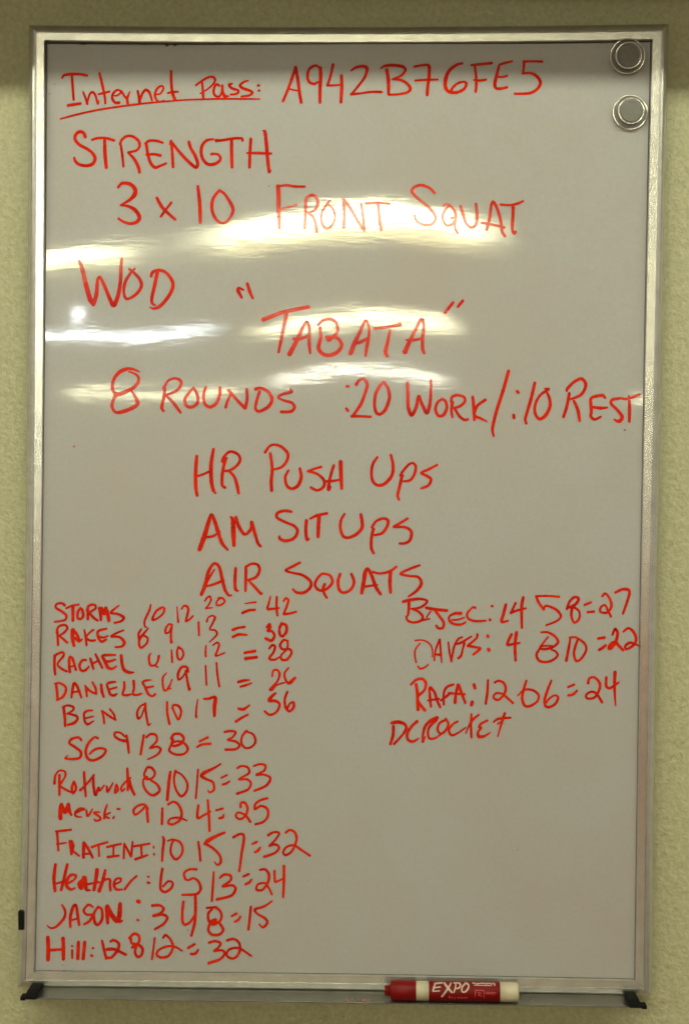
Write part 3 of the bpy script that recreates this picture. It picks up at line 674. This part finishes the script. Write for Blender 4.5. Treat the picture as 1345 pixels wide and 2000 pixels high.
('red name in the fourth row of the long score list', 95, 1290, 5, '''60,225,14;110,220,20;165,255,22;170,300,24;140,355,24;85,385,20 | 75,230,24;85,300,26;90,375,22 | 225,360,20;235,290,26;250,225,26;275,240,26;300,300,26;322,362,18 | 240,310,20;300,300,18
| 375,350,18;370,290,24;360,245,18 | 365,255,20;410,300,22;470,325,20 | 468,325,18;460,270,22;430,212,18 | 515,235,24;522,300,28;540,355,18
| 655,208,16;600,215,24;572,235,20;590,290,24;605,330;640,340,24;668,325,16 | 600,280,18;665,262,18 | 740,210,20;740,270,24;725,330,20;770,338,22;805,328,16 | 832,200,26;835,270,24;825,325,20;870,335,20;908,322,16
| 998,190,14;950,195,20;920,215,20;945,260,24;970,320,24;1010,348,20;1040,330,24 | 950,265,20;1025,252,16'''),
('red numbers 6 9 11 = 26', 95, 1290, 5, '''1155,120,8;1120,160,18;1115,220,18;1125,280,20;1145,295,16;1185,240,18;1205,185,12 | 1165,280,16;1195,270,14'''),
('+', 340, 1290, 5, '''138,110,20;125,65,24;75,65,24;40,130,24;45,185,20;85,160,18;120,100,18 | 115,100,22;130,190,22;150,285,24;160,270,12 | 308,50,16;312,140,18;318,238,16 | 415,22,16;422,120,20;442,255,18
| 628,210,26;680,195,26;735,190,14 | 650,255,22;700,240,22;760,218,12
| 958,155,16;968,100,18;1005,92,22;1030,130,22;1010,200;960,255;935,285,18;960,285,18;1000,240,14;1080,215,14 | 1118,72,14;1080,120,20;1085,180,20;1125,225,22;1180,170,26;1150,190,20;1120,215,16'''),
('red name in the fifth row of the long score list', 95, 1290, 5, '''140,455,18;190,438,20;245,455,22;240,485;185,520,18 | 150,460,26;160,550,26;165,640,22 | 200,520,18;270,540,24;285,570,24;250,610,28;190,628,20
| 430,488,16;385,490,20;350,515,22;355,590,22;385,622,24;440,590,14 | 360,565,18;440,545,14 | 545,612,20;538,550,22;520,490,16 | 530,495,18;590,540,22;655,580,18 | 652,575,16;640,530,20;600,475,18'''),
('red numbers 9 10 17 = 36', 95, 1290, 5, '''945,425,20;900,445,18;868,500,20;875,565,24;905,545,16;945,440,16 | 945,420,22;950,500,22;975,630,20;1000,615,10
| 1158,405,20;1160,510,22;1182,620,22 | 1210,465,22;1220,435,20;1270,445,26;1295,500,22;1270,575,20;1240,530,18;1210,460,20'''),
('+', 340, 1290, 5, '''232,380,10;220,460,16;215,545,20;222,560,12 | 288,375,16;340,372,26;395,355,26;405,380,36;395,450,34;395,540,26
| 630,470,24;680,475,28;738,435,14 | 605,595,26;660,560,24;720,528,20 | 990,320,20;960,345,30;930,390,34;990,395,26;1030,430,24;1000,500,22;935,530,22;885,495,20
| 1105,305,22;1080,380,22;1090,460,24;1125,495,24;1165,460,26;1165,410,24;1130,420,20;1105,470,20'''),
('red initials SG', 95, 1410, 5, '''320,175,22;295,150,22;230,165,24;205,205,20;260,245,24;315,290,26;310,345;250,362,22;165,355,16;195,325,8
| 485,160,20;450,148,20;390,210,24;365,290,26;385,355;440,375,24;530,330,24;560,275,22;510,255,22;450,270;405,310,20'''),
('red numbers 9 13 8 = 30', 95, 1410, 5, '''750,185,28;700,175,24;650,140,22;650,105;700,105,18;750,145,18 | 762,130,18;775,210,26;785,300,20 | 930,130,20;915,220,22;900,315,22
| 955,150,20;1000,118,22;1050,130,24;1055,190,20;990,255,16;1060,240,22;1095,270,24;1060,320;970,365,14'''),
('+', 290, 1410, 5, '''225,160,26;250,120,24;310,118,24;345,160,24;320,210,24;250,235,24;230,215,20;270,190,20;340,200,22;385,260,24;350,310,22;270,318,22;205,280,22;225,220,22;240,170,26
| 500,190,20;580,150,22 | 475,245,20;520,220,22;605,212,24 | 745,98,20;800,88,22;850,100,22;820,150,20;775,175,18;850,190,22;890,230,22;850,265,22;755,270,24
| 960,85,20;915,140,20;910,210,20;950,255,20;1010,240,20;1045,190,22;1020,120,20;940,90,16'''),
('red lower case name in the seventh row of the long score list', 95, 1410, 5, '''60,600,26;70,520,18;110,475,16;160,485,20;165,530;110,620,16 | 108,520,24;108,620,24;108,710,22 | 115,625,18;160,655,22;220,685,18
| 250,585,24;230,640,24;240,695,22;270,650,22;255,590,22 | 348,490,22;355,600,24;365,725,20 | 312,665,24;370,610,20;445,518,18 | 440,520,18;440,620,24;460,710,26;490,640,20;500,670,20;545,620,16
| 570,630,20;580,680,22;630,595,14 | 660,620,20;650,690,20;680,660,20;665,610,18 | 740,600,20;710,640,18;720,675,18;745,650,16 | 770,455,22;775,560,28;775,665,22 | 735,600,18;800,545,18 | 785,570,34;810,650,28;840,710,22'''),
('red numbers 8 10 15 = 33', 95, 1410, 5, '''960,450,22;935,510,22;960,555,26;1010,550,22;1040,500,22;1010,450,24;970,440,20 | 960,540,28;925,570,20;935,640,22;980,700,22;1030,715,24;1085,670,24;1060,610,22;1000,570,20'''),
('+', 290, 1410, 5, '''215,490,26;200,590,28;185,760,28 | 265,480,26;250,560,20;270,660,20;320,725,24;370,680,22;380,600,20;330,520,18;260,480,18
| 485,465,18;475,600,18;463,745,18 | 705,410,16;640,450,22;540,500,38;520,530,30;570,560,22;630,590,22;640,660,22;600,688,18;582,670,12
| 712,545,18;768,518,18 | 725,610,20;760,600,22;790,580,18 | 870,450,22;910,430,20;970,445,22;980,500,24;880,560,14;960,560,22;1000,600,22;970,660,22;865,700,24
| 1028,430,18;1090,412,22;1140,425,24;1130,475,20;1055,515,22;1130,515,20;1190,550,24;1150,620,24;1035,672,22'''),
('red name with a bold first letter in the eighth row of the long score list', 95, 1550, 5, '''118,240,38;118,170,40;125,110,36 | 130,105,30;160,180,40;195,110,34 | 195,105,34;205,170,36;225,208,20
| 262,195,12;310,170,14;350,150,18;310,145,22;265,180,22;270,220,20;325,228,12 | 370,160,18;385,220,20;430,150,14 | 500,180,14;445,185,20;500,225,22;505,255;460,265,18;450,250
| 572,110,16;550,180,22;545,240,22 | 605,185,14;550,215,18;595,240,14 | 632,238,18;645,220,10 | 675,148,20;698,152,16'''),
('red numbers 9 12 4 = 25', 95, 1550, 5, '''968,150,26;935,105,22;870,120,22;830,165,24;850,205,20;900,170,18;940,130,20 | 960,130,24;965,200,26;972,275,22 | 1112,145,22;1108,295,24
| 1170,105,22;1220,78,22;1270,110,24;1300,190,24;1280,260,22;1210,300,22;1170,285,20;1190,245,18;1270,235,20;1350,262,16'''),
('+', 350, 1550, 5, '''188,115,22;180,235,24;240,210;305,175,18 | 280,65,20;290,200,24;298,365,20 | 362,162,20;425,145,22 | 392,240,22;425,230,26;435,205,16
| 600,130,22;605,90;640,88,22;668,140,24;650,210;600,248,22;555,225,20;570,185,18;620,195,20;660,225,22;695,275,22 | 860,45,22;790,65,22;745,100,24;740,150,22;800,120,22;860,150,24;865,220,22;820,275,22;745,298,22'''),
('red name in the ninth row of the long score list', 95, 1550, 5, '''75,368,18;150,360,22;220,352,20 | 85,370,22;92,460,22;98,555,18 | 82,492,16;172,480,16 | 215,470,36;225,530,38;225,590,24 | 225,470,36;240,510,30;235,545,26 | 240,560,20;300,608,18
| 345,480,30;342,620,30 | 350,480,24;390,540,26;432,625,22 | 350,590,20;415,585,16 | 425,522,22;500,495,20;575,475,20 | 490,500,20;495,610,18
| 572,522,20;705,490,22 | 635,510,18;635,605,18 | 580,618,24;685,605,20 | 735,630,20;740,490,20 | 742,490,20;805,610,24 | 808,612,22;822,470,18
| 830,515,20;985,488,22 | 905,505,20;910,600,20 | 850,640,26;965,600,20 | 1025,516,16;1028,530,14 | 1030,588,18;1034,598,16'''),
('red numbers 10 15 7 = 32', 95, 1550, 5, '''1115,420,16;1128,450,24;1115,560,24;1110,655,20 | 1165,460,16;1220,448,18;1200,500,22;1195,580,22;1240,640,24;1295,600,22;1310,530,22;1280,470,22;1220,448,18'''),
('+', 350, 1550, 5, '''188,470,20;200,560,22;208,655,20 | 445,380,20;370,410,28;280,460,40;250,490,24 | 260,490,26;340,540,22;400,610,22;405,670,24;375,695,20;345,665,10
| 530,425,24;590,395,22;625,400,24;632,450,26;610,580,24;595,700,22;587,752,24 | 715,490,22;755,472,24 | 740,572,22;770,555,26;790,525,18
| 870,405,24;910,380,22;960,375,22;975,395;930,460,20;880,508,18;940,495,22;975,530,22;930,580,22;830,615,24
| 1040,380,22;1080,355,22;1130,380,24;1145,450,24;1100,560,22;1040,600,22;1015,570,20;1050,520,20;1120,505,22;1200,555,22;1275,605,20'''),
('red lower case name in the tenth row of the long score list', 85, 1680, 5, '''120,42,26;105,170,32;115,300,28 | 235,42,28;205,170,28;175,290,26 | 120,230,18;220,200,20
| 235,230,22;300,190,20;320,150,22;270,145,28;235,190,30;230,250,30;270,285,26;310,270,14 | 400,190,46;360,230,50;370,270,40 | 400,175,50;410,240,44;425,290,24;460,290,14
| 525,95,36;515,180,34;495,290,30 | 430,235,18;540,215,22 | 605,100,28;580,200,32;545,300,34 | 560,240,26;600,190,22;650,190,24;650,240;655,295,24
| 690,240,18;750,210,18;755,180,22;710,185,22;690,240,26;715,285,24;770,285,16 | 910,155,20;850,210,22;795,285,22 | 1020,160,18;1032,163,16 | 1022,218,24;1036,222,22'''),
('red numbers 6 5 13 = 24', 85, 1680, 5, '''1162,85,24;1148,180,24;1145,280,24;1190,310,26;1250,270,24;1262,220,20;1220,205,20;1170,255,20'''),
('+', 310, 1680, 5, '''370,88,22;300,90,22;250,125,22;260,180,22;290,195,20;340,175,22;390,210,24;410,280,26;370,330,24;230,338,20
| 538,115,18;530,250,22;520,395,22 | 600,170,22;640,140,22;700,150,24;700,200;625,255,22;720,245,22;750,280,26;710,345,24;570,382,26 | 828,158,22;878,135,24 | 848,235,20;885,215,26;905,190,20
| 990,95,22;1040,90,22;1075,140,26;1065,220,24;1010,290,22;955,285,22;970,235,20;1040,225,22;1080,280,20;1105,335,18 | 1130,105,22;1135,210,22;1150,210,20;1215,180,18 | 1222,55,24;1222,200,26;1215,360,20'''),
('red name in the last row but one of the long score list', 80, 1750, 5, '''208,85,16;240,150,24;225,220,26;150,300,24;100,312,18;62,285,10 | 290,300,22;290,200,30;320,100,28;345,90,24;360,180,28;375,280,24 | 300,235,20;360,220,18
| 510,105,16;465,85,22;420,140,22;450,180,22;500,185,22;480,240,24;425,275,22 | 560,105,22;520,170,24;530,260,28;560,280,26;600,220,26;595,130,24;560,105,22
| 645,115,34;650,200,36;655,265,24 | 650,100,36;690,180,46;740,245,40 | 775,75,34;770,170,44;765,245,36;795,240,18 | 948,50,34;958,55,34 | 945,232,22;952,235,20'''),
('red numbers 3 4 8 = 15', 80, 1750, 5, '''1090,92,26;1160,90,24;1200,125,24;1170,165,22;1100,192,24 | 1110,195,20;1190,180,22;1235,210,24;1200,270,24;1115,322,20'''),
('+', 310, 1680, 5, '''242,405,24;232,500,24;235,600,26;260,630,24;310,600;355,530,18 | 358,340,28;360,480,28;350,620,26;320,735,22
| 470,465,20;560,458,22 | 560,460,22;600,495,22;615,550,22;590,600,24;530,620,36;490,590,24;485,520,24;520,480,20 | 500,620,24;485,680,22;520,725,24;590,725,24;630,680,24;600,620,24 | 520,600,40;552,585,40
| 715,545,22;760,520,22 | 745,600,22;780,580,24;798,550,18 | 900,455,22;890,560,24;876,675,24 | 1105,400,16;1030,450,22;940,480,24;960,520,20;1040,570,24;1060,610,24;1020,655,22;980,625,14'''),
('red bold name in the bottom row of the long score list', 80, 1750, 5, '''70,405,34;75,510,38;72,620,36 | 218,415,34;222,510,34;222,615,32 | 95,528,26;210,520,24 | 303,486,16;310,490,16 | 308,530,22;308,605,20
| 368,450,30;362,610,30 | 430,450,30;415,610,32 | 508,508,22;512,510,20 | 495,580,24;505,585,22'''),
('red numbers 12 8 12 = 32', 80, 1750, 5, '''598,435,20;615,510,26;640,610,24 | 680,445,20;710,430,24;760,460,26;755,520,24;690,600,26;645,600,22 | 650,520,30;720,520,28;830,572,26
| 865,410,22;910,370,26;955,385,26;960,440,24;930,480,26;895,500,26 | 880,420,24;890,460,24;960,480,26;995,520,26;980,580,24;945,592,24;920,550,24;935,480,20
| 1112,410,16;1100,510,18;1085,615,20 | 1195,405,22;1220,380,22;1270,430,22;1290,500,22;1250,580,24;1180,600,24;1130,570,22;1160,520,20;1240,490,20;1310,495,20;1380,535,14'''),
('+', 300, 1760, 5, '''340,455,24;400,420,24 | 365,515,22;410,510,26;435,475,20 | 540,405,22;600,390,22;655,410,22;630,455,20;590,485,22 | 595,485,22;670,480,22;695,510,22;650,565,24;540,605,28
| 720,382,22;780,368,22;830,400,22;845,460,22;820,530,22;770,560,22;715,530,22;730,480,20;790,455,20;850,465,22;955,535,18'''),
('red name in the top row of the short score list', 770, 1140, 5, '''85,175,26;150,158,28;250,148,22;315,165,22;300,200,24;240,235,22;165,245,16 | 140,175,28;140,240,26;130,310,20 | 170,245,18;230,270,22;275,320,24;255,360,24;190,378,22;130,360,22;115,320,20
| 350,270,14;315,325,16 | 270,355,22;345,342,12 | 310,235,24;380,248,28;510,262,28 | 400,265,22;440,320,24;480,380,24;470,430;430,435,22;408,410,22
| 645,290,30;590,290,26;535,320,20;540,370;600,398,22;660,395;692,375,18 | 560,355,18;620,350,16;680,330,14 | 785,235,26;765,228,16;710,290,22;720,340,22;790,365,22;890,360,18 | 948,218,22;955,220,20 | 928,350,26;932,354,26'''),
('red numbers 14 5 8 = 27', 770, 1140, 5, '''1085,205,28;1065,290,28;1045,370,28;1108,362,16 | 1180,190,22;1140,275,22 | 1135,285,24;1200,260;1280,240,20 | 1255,135,28;1240,220,30;1242,430,22'''),
('+', 1000, 1140, 5, '''455,128,20;350,120,20;232,122,20 | 232,125,24;260,190;305,250,24 | 305,250,20;320,218;370,225,22;440,265,26;472,320,22;430,365,20;330,405,18
| 530,245,24;560,170,24;610,130,24;645,150,26;610,205,28;545,235,24 | 580,240,28;575,320,24;605,380,22;650,340,22;650,270,20;600,230,24 | 702,208,20;765,182,22 | 735,278,22;792,272,24
| 878,120,22;905,95,20;945,140,22;965,210,26;940,270;900,285,22;855,270,20;865,225,22;905,210,20;930,260,22;960,320,22 | 1005,85,24;1070,55,26;1130,60,28;1140,100,26;1110,200,24;1078,290,22'''),
('thin red name in the second row of the short score list', 770, 1140, 5, '''250,580,12;205,640,16;198,700,16;210,770,14 | 200,555,14;280,552,14;345,590,16;370,650,14;370,715,12 | 228,805,14;250,830,18;290,820,16;330,790,12
| 388,750,14;400,650,18;440,545,20 | 442,545,18;450,660,18;460,770,12 | 400,690,18;452,695,26 | 525,570,14;535,660,18;555,760,18 | 555,755,18;580,620,20;620,540,20;660,522,18
| 600,590,20;650,575,24;750,515,16 | 680,580,24;665,640,18;650,700,24;625,725,28 | 808,495,24;800,530,20;720,600,24 | 715,605,26;790,620,22;835,635,24;770,690,22 | 908,508,28;912,516,28 | 915,640,30;922,650,32'''),
('red numbers 4 8 10 = 22', 770, 1140, 5, '''1140,495,26;1100,590,26;1150,590,24;1220,578,18 | 1190,475,30;1175,600,28;1180,750,22'''),
('+', 1000, 1140, 5, '''280,475,16;350,475,22;420,520,22;445,570,24;410,610,22 | 345,520,16;300,580,18;270,620,20;300,640;350,632;400,615,24;350,605,14;280,610,20 | 270,630,22;235,690,24;260,750,24;330,765,22;400,740,22;440,700,22;420,660,20;380,645,14
| 565,530,16;550,620,24;525,750,26 | 555,525,16;620,525,18;700,580,22;720,640,22;680,720,22;625,755,22;600,690,22;610,620,24;635,550,22 | 835,535,20;895,525,26 | 845,645,24;880,625,26;910,600,20
| 975,500,18;1000,445,26;1025,480,28;1010,560,28;970,620,34;940,635,24;950,600;1000,570,30;1040,610,28;1080,650,24 | 1080,470,18;1130,435,22;1180,470,26;1205,540,26;1180,600,26;1110,640,22;1100,610;1150,575,26;1240,610,14'''),
('red name in the third row of the short score list', 750, 1300, 5, '''260,185,20;310,140,24;370,130,26;405,170,26;390,240,24;330,300,26;330,350;395,435,28 | 310,180,24;325,280,30;325,350,30;330,430,30
| 455,400,22;445,300,26;440,220,22 | 450,215,28;490,260,26;515,340,24;545,405,22 | 425,340,18;530,325,22 | 675,185,22;610,210,24;580,270,22;580,380,20 | 550,340,20;600,305,24;650,265,22
| 690,360,28;700,270,26;720,190,32 | 725,190,30;755,270,26;790,365,22 | 625,268,20;780,280,24 | 875,185,28;885,220,26 | 850,385,30;858,355,30'''),
('red numbers 12 6 6 = 24', 750, 1300, 5, '''1012,140,18;1005,260,24;990,370,22 | 1078,165,20;1110,148,22;1160,165,24;1185,220,24;1165,285,22;1110,335,22;1065,310,20;1090,270,18;1150,275,20;1200,315,22;1255,365,20'''),
('+', 960, 1300, 5, '''335,148,20;310,230,24;295,320,26;320,390,24;370,395,24;440,350,22;455,290,22;410,245,22;350,232;300,245,18;255,290,14 | 580,145,18;545,230,24;515,330,26;520,390;560,405,24;620,370,24;645,310,22;610,290,18;560,320;530,360,20
| 742,210,20;800,185,22 | 745,290,22;790,280,24;828,245,20 | 938,170,26;950,125,22;1000,115,22;1050,170,26;1045,240,24;1000,310,22;930,320,22;920,285,22;970,255,22;1020,275,26;1075,360,22
| 1115,115,24;1115,200,26;1150,220,24;1235,165,20 | 1200,65,30;1195,200,28;1205,390,12'''),
('red slanted name without a score at the foot of the short score list', 750, 1300, 5, '''75,560,30;130,550,34;190,565,28;215,600,22;190,660,22;95,765,22 | 90,590,24;85,680,28;60,765,26 | 320,545,30;270,590,26;225,660,26;230,720,24;280,740,26;335,710,12
| 515,510,34;450,540,32;400,590,26;380,660,22;375,745,20;400,690,10 | 510,530,26;440,600,22;425,660,22;440,710,22;490,710,20;550,675,14
| 600,530,22;540,560,22;520,620,22;550,665,20;600,630,24;625,570,22;600,520,22 | 715,545,20;670,570,20;630,630,22;660,680,22;720,655;795,605,14 | 850,475,20;845,580,22;850,700,20 | 920,480,18;860,530,24;820,600,16;795,660,12
| 1005,535,20;940,570,22;925,600,24;945,605,20;915,650,24;920,690,30;970,690,26;1030,655,12 | 1065,550,16;1110,520,24;1230,508,22 | 1175,465,24;1150,540,24;1105,695,10 | 1105,570,14;1135,550,14'''),
]
bm = None; lab = None
def flush():
    if bm is not None and lab: obj('handwriting', bm, INK, board, label=lab)
for l, ox, oy, sc, txt in WRITING:
    if l != '+':
        flush(); bm = bmesh.new(); lab = l
    for st in parse(txt, ox, oy, sc):
        ribbon(bm, st, on_board, rag=.07)
flush()
